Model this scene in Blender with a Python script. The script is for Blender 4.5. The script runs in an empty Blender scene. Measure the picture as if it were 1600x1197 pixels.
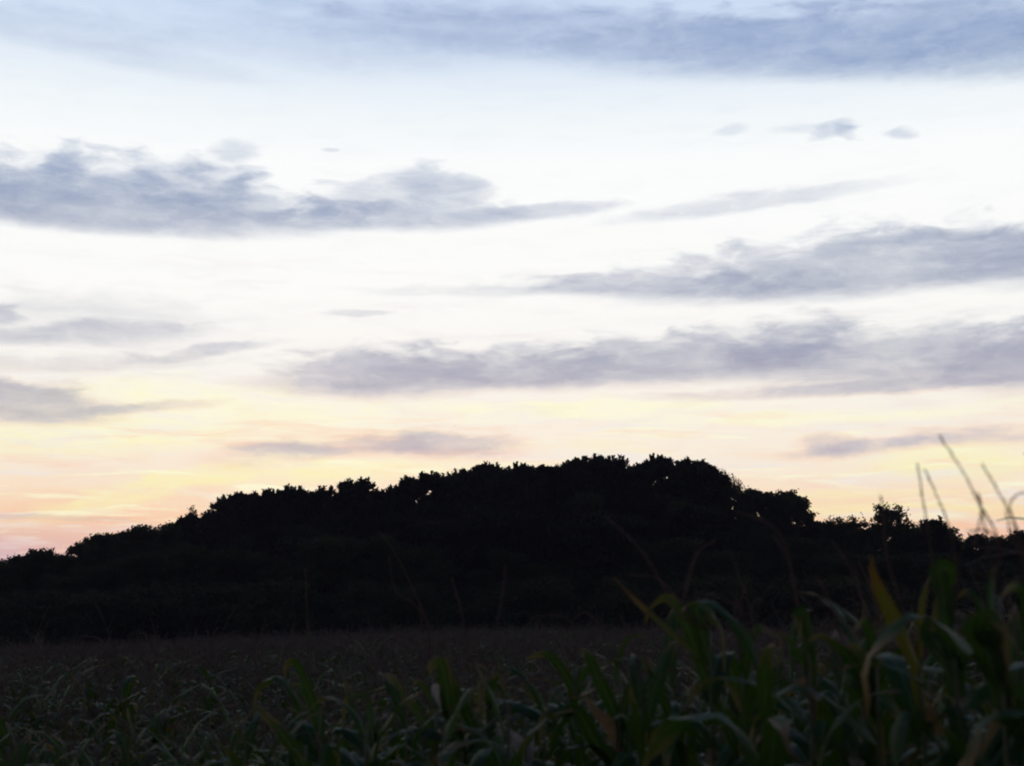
import bpy, math, random
import numpy as np
from mathutils import Vector, Matrix, noise as mnoise

scene = bpy.context.scene
COL = scene.collection
rad = math.radians

# ------------------------------------------------------------------ camera
F = 2198.0                      # focal length in photo pixels (photo 1600 x 1197)
HORIZON = 976.0                 # photo row of the horizon
PITCH = math.atan((HORIZON - 598.5) / F)
CAM_H = 2.2
cam_data = bpy.data.cameras.new('camera')
cam = bpy.data.objects.new('camera', cam_data)
COL.objects.link(cam)
cam_data.sensor_width = 36.0
cam_data.lens = F / 1600.0 * 36.0
cam_data.clip_start = 0.05
cam_data.clip_end = 20000.0
cam.location = (0.0, 0.0, CAM_H)
cam.rotation_euler = (math.pi / 2 + PITCH, 0.0, 0.0)
cam_data.dof.use_dof = True
cam_data.dof.focus_distance = 110.0
cam_data.dof.aperture_fstop = 2.8
scene.camera = cam
scene.render.resolution_x = 1024
scene.render.resolution_y = 766


def ray(px, py):
    """world direction (with y = 1) seen at a photo pixel"""
    cx, cz = (px - 800.0) / F, (598.5 - py) / F
    c, s = math.cos(PITCH), math.sin(PITCH)
    y, z = c - s * cz, s + c * cz
    return Vector((cx / y, 1.0, z / y))


def at(px, py, dist):
    """point at forward distance dist that is seen at a photo pixel"""
    r = ray(px, py)
    return Vector((r.x * dist, dist, CAM_H + r.z * dist))


def azel(px, py):
    r = ray(px, py)
    return math.degrees(math.atan2(r.x, r.y)), math.degrees(math.atan2(r.z, math.hypot(r.x, r.y)))


# ------------------------------------------------------------------ render settings
scene.render.engine = 'CYCLES'
scene.cycles.max_bounces = 5
scene.cycles.diffuse_bounces = 3
scene.cycles.glossy_bounces = 2
scene.cycles.transmission_bounces = 3
scene.cycles.transparent_max_bounces = 4
scene.cycles.use_denoising = True
scene.cycles.sample_clamp_indirect = 4.0
scene.cycles.filter_width = 2.0
scene.view_settings.view_transform = 'Standard'
scene.view_settings.look = 'None'
scene.view_settings.exposure = 0.0
scene.view_settings.gamma = 1.0
scene.view_settings.use_curve_mapping = False

# ------------------------------------------------------------------ world: dusk sky with cloud banks
SUN_EL, SUN_AZ = 1.0, -5.0      # the sun has just gone, a little left of the middle, behind the wood
world = bpy.data.worlds.new('World')
scene.world = world
world.use_nodes = True
wt = world.node_tree
wt.nodes.clear()


def srgb(r, g, b, k=1.0):
    f = lambda c: (c / 255 / 12.92 if c / 255 <= 0.04045 else ((c / 255 + 0.055) / 1.055) ** 2.4) * k
    return (f(r), f(g), f(b), 1.0)


class NT:
    def __init__(self, tree):
        self.t = tree

    def n(self, typ, **kw):
        nd = self.t.nodes.new(typ)
        for k, v in kw.items():
            setattr(nd, k, v)
        return nd

    def set(self, sock, v):
        if isinstance(v, bpy.types.NodeSocket):
            self.t.links.new(v, sock)
        else:
            sock.default_value = v

    def math(self, op, a, b=0.0, c=0.0, clamp=False):
        nd = self.n('ShaderNodeMath', operation=op, use_clamp=clamp)
        self.set(nd.inputs[0], a)
        if op not in ('SQRT', 'ABSOLUTE', 'ARCSINE', 'SINE', 'COSINE'):
            self.set(nd.inputs[1], b)
        if op in ('MULTIPLY_ADD',):
            self.set(nd.inputs[2], c)
        return nd.outputs[0]

    def vmath(self, op, a, b=(0, 0, 0), scale=None):
        nd = self.n('ShaderNodeVectorMath', operation=op)
        self.set(nd.inputs[0], a)
        if op not in ('LENGTH', 'NORMALIZE', 'SCALE'):
            self.set(nd.inputs[1], b)
        if scale is not None:
            self.set(nd.inputs['Scale'], scale)
        return nd.outputs['Value'] if op in ('LENGTH', 'DOT_PRODUCT') else nd.outputs['Vector']

    def comb(self, x, y, z=0.0):
        nd = self.n('ShaderNodeCombineXYZ')
        for i, v in enumerate((x, y, z)):
            self.set(nd.inputs[i], v)
        return nd.outputs[0]

    def sep(self, v):
        nd = self.n('ShaderNodeSeparateXYZ')
        self.set(nd.inputs[0], v)
        return nd.outputs

    def noise(self, vec, scale, detail=2.0, rough=0.5, dist=0.0, dims='3D'):
        nd = self.n('ShaderNodeTexNoise', noise_dimensions=dims)
        self.set(nd.inputs['Vector'], vec)
        nd.inputs['Scale'].default_value = scale
        nd.inputs['Detail'].default_value = detail
        nd.inputs['Roughness'].default_value = rough
        nd.inputs['Distortion'].default_value = dist
        return nd

    def maprange(self, v, a, b, c=0.0, d=1.0, smooth=True):
        nd = self.n('ShaderNodeMapRange', interpolation_type='SMOOTHSTEP' if smooth else 'LINEAR')
        self.set(nd.inputs['Value'], v)
        for k, x in (('From Min', a), ('From Max', b), ('To Min', c), ('To Max', d)):
            nd.inputs[k].default_value = x
        return nd.outputs['Result']

    def mix(self, fac, a, b, blend='MIX'):
        nd = self.n('ShaderNodeMix', data_type='RGBA', blend_type=blend)
        self.set(nd.inputs['Factor'], fac)
        self.set(nd.inputs['A'], a)
        self.set(nd.inputs['B'], b)
        return nd.outputs['Result']

    def ramp(self, fac, stops, interp='LINEAR'):
        nd = self.n('ShaderNodeValToRGB')
        self.set(nd.inputs[0], fac)
        cr = nd.color_ramp
        cr.interpolation = interp
        while len(cr.elements) < len(stops):
            cr.elements.new(0.5)
        for e, (p, c) in zip(cr.elements, stops):
            e.position = p
            e.color = c
        return nd.outputs['Color']


W = NT(wt)
tc = W.n('ShaderNodeTexCoord')
D = W.sep(tc.outputs['Generated'])
az = W.math('MULTIPLY', W.math('ARCTAN2', D[0], D[1]), 180 / math.pi)
el = W.math('MULTIPLY', W.math('ARCSINE', D[2]), 180 / math.pi)
P0 = W.comb(az, el)

# wind-drawn distortion of the cloud shapes (degrees)
warp_vec = W.vmath('MULTIPLY', P0, (0.22, 0.55, 1.0))
w1 = W.noise(warp_vec, 1.0, 4.0, 0.6)
warp_off = W.vmath('MULTIPLY', W.vmath('SUBTRACT', w1.outputs['Color'], (0.5, 0.5, 0.5)), (2.8, 0.50, 0.0))
P1 = W.vmath('ADD', P0, warp_off)
w2 = W.noise(W.vmath('MULTIPLY', P1, (1.0, 2.2, 1.0)), 1.0, 6.0, 0.68)
P = W.vmath('ADD', P1, W.vmath('MULTIPLY', W.vmath('SUBTRACT', w2.outputs['Color'], (0.5, 0.5, 0.5)), (2.2, 0.72, 0.0)))
PS = W.vmath('ADD', P1, W.vmath('MULTIPLY', W.vmath('SUBTRACT', w2.outputs['Color'], (0.5, 0.5, 0.5)), (0.8, 0.16, 0.0)))
# feathery fringe: fibres that lean up to the right, used on the upper side of each bank only
fsk = W.n('ShaderNodeMapping', vector_type='POINT')
W.set(fsk.inputs['Vector'], P1)
fsk.inputs['Rotation'].default_value = (0, 0, rad(-24))
fsk.inputs['Scale'].default_value = (0.5, 1.5, 1.0)
fringe = W.noise(fsk.outputs[0], 1.0, 4.0, 0.5, 0.25).outputs['Fac']
fringe = W.math('MULTIPLY', W.math('SUBTRACT', fringe, 0.5), 1.8)

PPD = F * math.pi / 180.0       # photo pixels per degree


def blob(cx, cy, rx, rt, rb, tilt, s, src):
    """one soft-edged bank: centre, half width, height above / below its middle, tilt, density"""
    a, e = azel(cx, cy)
    mp = W.n('ShaderNodeMapping', vector_type='TEXTURE')
    W.set(mp.inputs['Vector'], src)
    mp.inputs['Location'].default_value = (a, e, 0)
    mp.inputs['Rotation'].default_value = (0, 0, rad(tilt))
    mp.inputs['Scale'].default_value = (rx * 1.08 / PPD, rt * 1.28 / PPD, 1)
    q = mp.outputs[0]
    o = W.sep(q)
    if abs(rt - rb) > 1:
        q = W.comb(o[0], W.math('MINIMUM', W.math('MULTIPLY', o[1], rt / rb), o[1]) if rb < rt
                   else W.math('MAXIMUM', W.math('MULTIPLY', o[1], rt / rb), o[1]))
    up = W.math('MULTIPLY_ADD', o[1], 0.9, 0.32, clamp=True)
    return W.maprange(W.math('MULTIPLY_ADD', fringe, up, W.vmath('LENGTH', q)), 0.4, 1.35, s, 0.0)


def total(blobs, src):
    acc = None
    for i, b in enumerate(blobs):
        if i and i % 6 == 0:      # evaluate the banks a few at a time
            tiny = W.math('MULTIPLY', acc, 1e-7)
            src = W.vmath('ADD', src, W.comb(tiny, tiny))
        v = blob(*b, src)
        acc = v if acc is None else W.math('ADD', acc, v)
    return acc, src


CLOUDS = [
    # high band along the top
    (1380, 58, 460, 44, 40, -1, .75), (1560, 90, 260, 46, 26, -2, .45), (900, 48, 400, 24, 32, -1, .38), (560, 60, 330, 38, 40, 0, .17),
    (700, 20, 300, 16, 12, 0, .22), (240, 95, 160, 14, 16, -4, .12), (60, 42, 200, 24, 22, 0, .15),
    # left bank
    (120, 332, 340, 54, 20, 0, .85), (60, 292, 110, 40, 30, 10, .36), (300, 292, 120, 34, 34, -6, .48),
    (366, 240, 28, 14, 12, 0, .3), (95, 246, 40, 14, 14, 30, .26), (388, 262, 22, 5, 5, 0, .25),
    # middle swirl
    (640, 341, 170, 22, 16, 3, .55), (690, 285, 78, 20, 24, -10, .46), (590, 310, 90, 22, 20, 12, .34), (470, 345, 120, 10, 12, 0, .3),
    (850, 330, 110, 10, 9, 3, .42), (1170, 320, 210, 14, 9, 5, .26), (1300, 206, 38, 11, 7, 8, .34), (1325, 210, 18, 12, 6, -20, .25), (1410, 208, 26, 9, 6, 0, .34), (1250, 203, 40, 8, 6, 0, .14), (1140, 204, 30, 8, 6, 10, .16),
    (512, 233, 14, 3, 3, 0, .25),
    # right bank
    (1400, 425, 380, 50, 24, 2, .72), (1080, 448, 260, 16, 14, -1, .50), (1420, 370, 130, 10, 11, 0, .35), (1590, 398, 110, 34, 40, 0, .45),
    # left thin streaks
    (130, 520, 185, 11, 15, 4, .46), (4, 492, 36, 14, 12, 0, .5), (110, 570, 220, 12, 9, 4, .22), (320, 551, 110, 7, 6, 9, .34),
    (30, 628, 120, 24, 24, -2, .72), (220, 638, 110, 6, 6, 6, .32), (560, 490, 50, 4, 4, 3, .25), (150, 492, 160, 26, 20, 0, .15),
    # long low bank
    (610, 586, 150, 34, 28, 0, .72), (480, 602, 110, 14, 14, -2, .26), (800, 582, 190, 30, 20, 0, .66), (1070, 568, 230, 38, 24, 4, .78),
    (1225, 538, 90, 30, 30, 14, .45), (1430, 562, 240, 38, 32, 1, .66), (1600, 565, 120, 42, 36, 0, .62), (1340, 606, 270, 9, 10, 1, .42),
    # lowest wisps over the trees
    (700, 692, 120, 16, 20, -3, .52), (540, 697, 160, 14, 14, 2, .36), (410, 712, 110, 16, 16, 5, .24), (1292, 692, 56, 12, 13, -3, .45),
    (1350, 697, 140, 9, 12, 3, .42), (1432, 687, 30, 10, 8, 10, .3), (1540, 680, 90, 12, 14, -2, .34), (60, 808, 160, 5, 6, 0, .3), (790, 455, 220, 7, 7, 0, .14),
]
GLOWS = [
    (890, 637, 230, 10, 12, 0, .9), (1230, 652, 240, 9, 10, 0, .7), (300, 655, 330, 30, 34, 0, .7), (190, 775, 150, 15, 15, 16, .85), (90, 690, 200, 20, 20, 2, .6), (450, 735, 150, 16, 18, 4, .6),
    (300, 745, 90, 14, 14, 8, .7), (1500, 722, 140, 22, 22, 0, .9), (1390, 800, 220, 10, 12, 0, .5), (250, 610, 170, 20, 16, 0, .5), (650, 735, 240, 16, 18, 0, .5),
    (1330, 772, 300, 5, 5, 0, .4), (940, 700, 90, 20, 14, 0, .35), (1100, 800, 420, 18, 20, 0, .3),
]
den, PS2 = total(CLOUDS, PS)
glow = W.math('MINIMUM', total(GLOWS, PS2)[0], 1.0)

# streaky and curdled texture inside the banks
tex1 = W.noise(W.vmath('MULTIPLY', P1, (0.35, 1.6, 1.0)), 1.0, 6.0, 0.6).outputs['Fac']
tex2 = W.noise(W.vmath('MULTIPLY', P, (0.9, 1.7, 1.0)), 1.3, 6.0, 0.62).outputs['Fac']
tx = W.math('ADD', W.math('MULTIPLY', tex1, 0.55), W.math('MULTIPLY', tex2, 0.45))
txr = W.maprange(tx, 0.32, 0.70, 0.55, 1.45, smooth=False)
den_t = W.math('MULTIPLY', den, txr)

# the rest of the sky, where the photograph does not look: the same kind of loose banks
far_mask = W.math('MAXIMUM', W.maprange(W.math('ABSOLUTE', az), 22.0, 34.0), W.maprange(el, 26.0, 34.0))
fn = W.noise(W.vmath('MULTIPLY', W.comb(D[0], D[1], W.math('MULTIPLY', D[2], 3.2)), (1, 1, 1)), 3.2, 5.0, 0.6, 0.6).outputs['Fac']
far_den = W.math('MULTIPLY', far_mask, W.maprange(fn, 0.50, 0.72, 0.0, 0.6))
# faint veils everywhere
veil = W.math('MULTIPLY', W.maprange(tex1, 0.46, 0.72, 0.0, 0.12), W.maprange(el, 2.0, 16.0, 1.0, 0.25))
dsum = W.math('ADD', W.math('ADD', den_t, far_den), veil)
cover = W.math('MULTIPLY', W.math('SUBTRACT', 1.0, W.math('POWER', 2.718, W.math('MULTIPLY', dsum, -1.35))), 1.02, clamp=True)

# clear-sky colours by elevation (-10 .. 90 degrees -> 0 .. 1), seen towards the sunset
e01 = W.math('DIVIDE', W.math('ADD', el, 10.0), 100.0, clamp=True)
p = lambda d: (d + 10.0) / 100.0
west = W.ramp(e01, [
    (p(-10), srgb(60, 55, 62)), (p(-0.5), srgb(120, 100, 115)), (p(0.6), srgb(222, 170, 165)), (p(2.6), srgb(248, 192, 168)),
    (p(4.1), srgb(254, 212, 178)), (p(5.0), srgb(254, 228, 198)), (p(6.0), srgb(253, 238, 218)), (p(8.4), srgb(254, 247, 234)), (p(10.5), srgb(254, 252, 247)),
    (p(13.5), srgb(255, 255, 253, 1.02)), (p(18.5), srgb(253, 255, 255, 1.03)), (p(20.8), srgb(243, 250, 255, 1.0)), (p(22.8), srgb(222, 235, 252)),
    (p(25.5), srgb(203, 221, 247)), (p(38), srgb(114, 138, 184)), (p(58), srgb(74, 94, 134)), (p(90), srgb(58, 76, 112)),
])
east = W.ramp(e01, [
    (p(-10), srgb(30, 32, 40)), (p(0), srgb(52, 54, 70)), (p(8), srgb(80, 76, 96)), (p(16), srgb(78, 84, 108)),
    (p(35), srgb(70, 86, 120)), (p(90), srgb(68, 88, 126)),
])
ef = W.maprange(D[1], -0.6, 0.93, 1.0, 0.0)
sky_col = W.mix(ef, west, east)
# purple shade low down at the left
low_left = W.math('MULTIPLY', W.maprange(az, -9.0, -21.0), W.maprange(el, 4.6, 1.8))
sky_col = W.mix(W.math('MULTIPLY', low_left, 0.7), sky_col, srgb(196, 182, 208))
# glowing yellow cloud undersides and gaps
glow_col = W.mix(W.maprange(el, 5.0, 8.5), srgb(255, 246, 190), srgb(255, 254, 218, 1.03))
sky_col = W.mix(W.math('MULTIPLY', glow, W.maprange(tex1, 0.3, 0.62, 0.45, 1.0)), sky_col, glow_col)

# thin uneven streaks of light and of shaded peach near the horizon
stv = W.noise(W.vmath('MULTIPLY', P1, (0.16, 1.5, 1.0)), 1.0, 5.0, 0.6, 0.3)
low_band = W.math('MULTIPLY', W.maprange(el, 10.0, 7.0), W.maprange(el, 1.0, 3.0))
stf = W.sep(stv.outputs['Color'])
sky_col = W.mix(W.math('MULTIPLY', low_band, W.maprange(stf[0], 0.52, 0.66, 0.0, 0.75)), sky_col, srgb(255, 255, 222, 1.02))
sky_col = W.mix(W.math('MULTIPLY', low_band, W.maprange(stf[1], 0.52, 0.68, 0.0, 0.6)), sky_col, srgb(253, 218, 196))
sky_col = W.mix(W.math('MULTIPLY', W.maprange(el, 17.0, 12.0), W.maprange(stf[2], 0.5, 0.7, 0.0, 0.55)), sky_col, srgb(244, 240, 240))
cl_lo = W.mix(W.maprange(cover, 0.10, 0.60), srgb(252, 192, 160), srgb(172, 166, 186))
cl_hi = W.ramp(W.math('DIVIDE', el, 30.0, clamp=True), [(0.25, srgb(160, 161, 182)), (0.5, srgb(150, 162, 189)), (0.65, srgb(132, 158, 198)), (0.9, srgb(144, 162, 204))])
cl = W.mix(W.maprange(el, 7.0, 11.5), cl_lo, cl_hi)
cl = W.mix(ef, cl, srgb(56, 62, 84))
cl = W.mix(W.maprange(el, 28, 55, 0.0, 1.0), cl, srgb(66, 78, 106))
painted = W.mix(cover, sky_col, cl)

# physical dusk sky, at strength 0.1, blended in
nish = W.n('ShaderNodeTexSky', sky_type='NISHITA')
nish.sun_disc = False
nish.sun_elevation = rad(SUN_EL)
nish.sun_rotation = rad(SUN_AZ)
nish.altitude = 50.0
nish.air_density = 1.0
nish.dust_density = 1.5
bg1 = W.n('ShaderNodeBackground')
W.set(bg1.inputs['Color'], nish.outputs['Color'])
bg1.inputs['Strength'].default_value = 0.1
bg2 = W.n('ShaderNodeBackground')
W.set(bg2.inputs['Color'], painted)
bg2.inputs['Strength'].default_value = 1.0
mixs = W.n('ShaderNodeMixShader')
mixs.inputs[0].default_value = 0.96
wt.links.new(bg1.outputs[0], mixs.inputs[1])
wt.links.new(bg2.outputs[0], mixs.inputs[2])
wo = W.n('ShaderNodeOutputWorld')
wt.links.new(mixs.outputs[0], wo.inputs['Surface'])
world.cycles.sampling_method = 'MANUAL'
world.cycles.sample_map_resolution = 512

# ------------------------------------------------------------------ the last warm light of the sun, very weak
sun_data = bpy.data.lights.new('sun', 'SUN')
sun_data.energy = 0.05
sun_data.angle = rad(6.0)
sun_data.color = (1.0, 0.62, 0.42)
sun = bpy.data.objects.new('sun', sun_data)
COL.objects.link(sun)
sd = Vector((math.sin(rad(SUN_AZ)) * math.cos(rad(SUN_EL)), math.cos(rad(SUN_AZ)) * math.cos(rad(SUN_EL)), math.sin(rad(SUN_EL))))
sun.rotation_euler = sd.to_track_quat('Z', 'Y').to_euler()


# ================================================================== materials
def material(name):
    m = bpy.data.materials.new(name)
    m.use_nodes = True
    m.node_tree.nodes.clear()
    return m, NT(m.node_tree)


def finish(m, N, shader):
    o = N.n('ShaderNodeOutputMaterial')
    m.node_tree.links.new(shader, o.inputs['Surface'])
    return m


def leafy(name, cols, rough=0.5, spec=0.4, trans=0.0, trans_col=None, midrib=False, tips=None, scale=3.0):
    """plant surface: colours picked per object, mottled by noise, optional light midrib, dry tips, light coming through"""
    m, N = material(name)
    oi = N.n('ShaderNodeObjectInfo')
    stops = [(i / max(1, len(cols) - 1), (*c, 1)) for i, c in enumerate(cols)]
    tcn = N.n('ShaderNodeTexCoord')
    nz = N.noise(tcn.outputs['Object'], scale, 4.0, 0.6).outputs['Fac']
    f = N.math('ADD', N.math('MULTIPLY', oi.outputs['Random'], 0.7), N.math('MULTIPLY', N.maprange(nz, 0.3, 0.7), 0.3))
    col = N.ramp(f, stops)
    fine = N.noise(tcn.outputs['Object'], scale * 14, 3.0, 0.6).outputs['Fac']
    col = N.mix(N.maprange(fine, 0.35, 0.7, 0.0, 0.35), col, tuple(x * 0.55 for x in cols[0]) + (1,))
    if midrib:
        uv = N.sep(tcn.outputs['UV'])
        rib = N.maprange(N.math('ABSOLUTE', N.math('SUBTRACT', uv[0], 0.5)), 0.02, 0.07, 1.0, 0.0)
        col = N.mix(N.math('MULTIPLY', rib, 0.6), col, (0.11, 0.14, 0.06, 1))
        if tips:
            t = N.math('ADD', uv[1], N.math('MULTIPLY', N.math('SUBTRACT', nz, 0.5), 0.7))
            t = N.math('ADD', t, N.math('MULTIPLY', oi.outputs['Random'], 0.16))
            edge = N.math('MULTIPLY', N.math('ABSOLUTE', N.math('SUBTRACT', uv[0], 0.5)), 0.35)
            col = N.mix(N.maprange(N.math('ADD', t, edge), 0.78, 1.02), col, (*tips, 1))
    b = N.n('ShaderNodeBsdfPrincipled')
    N.set(b.inputs['Base Color'], col)
    b.inputs['Roughness'].default_value = rough
    b.inputs['Specular IOR Level'].default_value = spec
    out = b.outputs[0]
    if trans:
        tr = N.n('ShaderNodeBsdfTranslucent')
        N.set(tr.inputs['Color'], N.mix(0.5, col, (*trans_col, 1)))
        mx = N.n('ShaderNodeMixShader')
        mx.inputs[0].default_value = trans
        N.t.links.new(out, mx.inputs[1])
        N.t.links.new(tr.outputs[0], mx.inputs[2])
        out = mx.outputs[0]
    return finish(m, N, out)


M = {}
M['leaf'] = leafy('corn_leaf', [(0.009, 0.030, 0.005), (0.014, 0.046, 0.007), (0.022, 0.058, 0.009), (0.044, 0.062, 0.012)],
                  0.55, 0.13, 0.26, (0.12, 0.20, 0.02), True, (0.19, 0.11, 0.05))
M['yellow'] = leafy('corn_leaf_yellowing', [(0.05, 0.065, 0.010), (0.10, 0.095, 0.012)], 0.5, 0.3, 0.34, (0.24, 0.19, 0.015), True, (0.14, 0.05, 0.02))
M['dry'] = leafy('corn_leaf_dry', [(0.17, 0.10, 0.045), (0.26, 0.16, 0.08)], 0.75, 0.2, 0.25, (0.40, 0.22, 0.08), True, (0.22, 0.12, 0.06))
M['pale'] = leafy('corn_husk_pale', [(0.34, 0.29, 0.25), (0.44, 0.38, 0.32)], 0.7, 0.2, 0.25, (0.5, 0.42, 0.3), True, None)
M['stalk'] = leafy('corn_stalk', [(0.05, 0.07, 0.025), (0.10, 0.085, 0.035)], 0.55, 0.4)
M['tassel'] = leafy('corn_tassel', [(0.098, 0.072, 0.062), (0.15, 0.112, 0.090), (0.20, 0.150, 0.115)], 0.8, 0.1, 0.32, (0.34, 0.20, 0.15))
M['tassel_near'] = leafy('corn_tassel_ripe', [(0.09, 0.064, 0.054), (0.13, 0.092, 0.074)], 0.8, 0.08, 0.36, (0.36, 0.20, 0.14))
M['pine'] = leafy('pine_needles', [(0.030, 0.034, 0.024), (0.050, 0.048, 0.036)], 0.85, 0.04, scale=0.6)
M['foliage'] = leafy('tree_foliage', [(0.024, 0.036, 0.017), (0.040, 0.048, 0.021), (0.046, 0.048, 0.021)], 0.8, 0.04, 0.2, (0.12, 0.09, 0.02), scale=0.6)
M['bark'] = leafy('bark', [(0.045, 0.036, 0.028), (0.07, 0.055, 0.042)], 0.9, 0.1)


def soil():
    m, N = material('soil')
    tcn = N.n('ShaderNodeTexCoord')
    a = N.noise(tcn.outputs['Object'], 0.8, 6.0, 0.65).outputs['Fac']
    b = N.noise(tcn.outputs['Object'], 14.0, 5.0, 0.6).outputs['Fac']
    c = N.noise(tcn.outputs['Object'], 0.02, 4.0, 0.6).outputs['Fac']
    col = N.ramp(a, [(0.3, (0.030, 0.022, 0.015, 1)), (0.7, (0.075, 0.056, 0.038, 1))])
    col = N.mix(N.maprange(b, 0.4, 0.7, 0, 0.6), col, (0.10, 0.08, 0.045, 1))
    col = N.mix(N.maprange(c, 0.4, 0.6), col, (0.045, 0.06, 0.024, 1))
    bs = N.n('ShaderNodeBsdfPrincipled')
    N.set(bs.inputs['Base Color'], col)
    bs.inputs['Roughness'].default_value = 0.95
    bp = N.n('ShaderNodeBump')
    bp.inputs['Strength'].default_value = 0.6
    bp.inputs['Distance'].default_value = 0.05
    N.set(bp.inputs['Height'], b)
    N.t.links.new(bp.outputs[0], bs.inputs['Normal'])
    return finish(m, N, bs.outputs[0])


M['soil'] = soil()


# ================================================================== object helpers
def mesh_of(name, verts, faces, mats, uvs=None, smooth=True, midx=None):
    me = bpy.data.meshes.new(name)
    me.from_pydata([tuple(v) for v in verts], [], faces)
    for m in (mats if isinstance(mats, (list, tuple)) else [mats]):
        me.materials.append(m)
    if midx is not None:
        me.polygons.foreach_set('material_index', np.array(midx, dtype=np.int32))
    if uvs is not None:
        ul = me.uv_layers.new(name='UVMap')
        li = np.zeros(len(me.loops), dtype=np.int32)
        me.loops.foreach_get('vertex_index', li)
        ul.data.foreach_set('uv', np.array(uvs, dtype=np.float32)[li].ravel())
    me.polygons.foreach_set('use_smooth', [smooth] * len(me.polygons))
    me.update()
    return me


def link(name, data, parent=None, loc=None, rot=None, scale=None):
    o = bpy.data.objects.new(name, data)
    COL.objects.link(o)
    if parent is not None:
        o.parent = parent
    if loc is not None:
        o.location = loc
    if rot is not None:
        o.rotation_euler = rot
    if scale is not None:
        o.scale = (scale,) * 3 if isinstance(scale, (int, float)) else scale
    return o


def thing(name, label, cat, loc, rotz=0.0, scale=1.0, group=None):
    o = link(name, None, loc=loc, rot=(0, 0, rotz), scale=scale)
    o.empty_display_size = 0.2
    o['label'] = label
    o['category'] = cat
    if group:
        o['group'] = group
    return o


# ================================================================== ground
def sstep(t):
    t = np.clip(t, 0, 1)
    return t * t * (3 - 2 * t)


def gz(x, y):
    """ground height: a bank where the camera stands, falling to the left and away, level field, low wooded rise behind"""
    x = np.asarray(x, dtype=float)
    y = np.asarray(y, dtype=float)
    z = 0.12 - 0.78 * sstep((0.9 * y - 1.1 * x - 1.0) / 14.0) - 1.3 * sstep((-x + 0.02 * y - 1.0) / 42.0)
    z = z + 0.45 * sstep((2.6 - y - 0.5 * x) / 3.0)
    z = z + 6.0 * sstep((y - 112.0) / 45.0) * np.exp(-((x - 6.0) / 55.0) ** 2)
    z = z + 0.05 * np.sin(x * 0.31 + 1.0) * np.sin(y * 0.23)
    return z


def g(x, y):
    return float(gz(x, y))


xs = np.unique(np.concatenate([np.arange(-12, 12.1, 0.5), np.arange(-120, 121, 5.0), [-6000, -3000, -1500, -700, -300, -180, 180, 300, 700, 1500, 3000, 6000]]))
ys = np.unique(np.concatenate([np.arange(-8, 24.1, 0.5), np.arange(-60, 241, 5.0), [-4000, -1500, -500, -150, 320, 500, 900, 1800, 4000, 9000]]))
XX, YY = np.meshgrid(xs, ys)
ZZ = gz(XX, YY)
gv = np.stack([XX, YY, ZZ], -1).reshape(-1, 3)
nx = len(xs)
gf = [(j * nx + i, j * nx + i + 1, (j + 1) * nx + i + 1, (j + 1) * nx + i) for j in range(len(ys) - 1) for i in range(nx - 1)]
ground = link('ground', mesh_of('ground', gv, gf, M['soil']))
ground['kind'] = 'structure'


# ================================================================== the wood
def clump(vs, fs, c, axis, size, rng, n=11):
    """a tuft of needles: narrow triangles fanned round a shoot"""
    axis = axis.normalized()
    u = axis.orthogonal().normalized()
    v = axis.cross(u)
    for k in range(n):
        a = 2 * math.pi * (k + rng.random()) / n
        up = rng.uniform(0.15, 1.0)
        d = (axis * up + (u * math.cos(a) + v * math.sin(a)) * rng.uniform(0.35, 0.8) * (1.15 - up * 0.7)).normalized()
        side = d.cross(axis + u * 0.3).normalized() * size * rng.uniform(0.14, 0.26)
        b0 = c + axis * size * rng.uniform(-0.4, 0.15)
        L = size * rng.uniform(0.7, 1.15)
        i = len(vs)
        vs += [b0 - side * 0.6, b0 + side * 0.6, b0 + d * L * 0.7 + side, b0 + d * L, b0 + d * L * 0.7 - side]
        fs += [(i, i + 1, i + 2), (i, i + 2, i + 4), (i + 4, i + 2, i + 3)]


def tube(vs, fs, pts, radii, sides=5):
    base = len(vs)
    pts = [Vector(p_) for p_ in pts]
    for i, p_ in enumerate(pts):
        t = (pts[min(i + 1, len(pts) - 1)] - pts[max(i - 1, 0)]).normalized()
        u = t.orthogonal().normalized() if abs(t.z) > 0.95 else Vector((0, 0, 1)).cross(t).normalized()
        v = t.cross(u)
        for k in range(sides):
            a = 2 * math.pi * k / sides
            vs.append(p_ + (u * math.cos(a) + v * math.sin(a)) * radii[i])
    for i in range(len(pts) - 1):
        for k in range(sides):
            k2 = (k + 1) % sides
            fs.append((base + i * sides + k, base + i * sides + k2, base + (i + 1) * sides + k2, base + (i + 1) * sides + k))
    fs.append(tuple(base + (len(pts) - 1) * sides + k for k in range(sides)))


def trunk_mesh(name, H, r0, rng, lobes, bend=0.4):
    vs, fs = [], []
    pts = [Vector((0, 0, -0.6))]
    b = Vector((rng.uniform(-1, 1), rng.uniform(-1, 1), 0)) * bend
    for i in range(1, 9):
        t = i / 8
        pts.append(Vector((b.x * math.sin(t * 2.2), b.y * math.sin(t * 1.7), H * t * 0.95)))
    tube(vs, fs, pts, [r0 * (1.25 if i == 0 else 1) * (1 - 0.88 * i / 8) for i in range(9)], 7)
    for c in lobes:
        z0 = max(0.25 * H, c.z - 0.42 * (Vector((c.x, c.y, 0)).length + 1.0) - 0.6)
        k = min(7.6, z0 / (H * 0.95) * 8)
        i = int(k)
        p0 = pts[i].lerp(pts[i + 1], k - i)
        mid = p0.lerp(c, 0.55) + Vector((0, 0, -0.25))
        tube(vs, fs, [p0, mid, c], [r0 * 0.34, r0 * 0.2, r0 * 0.06], 5)
    return mesh_of(name, vs, fs, M['bark'])


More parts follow.
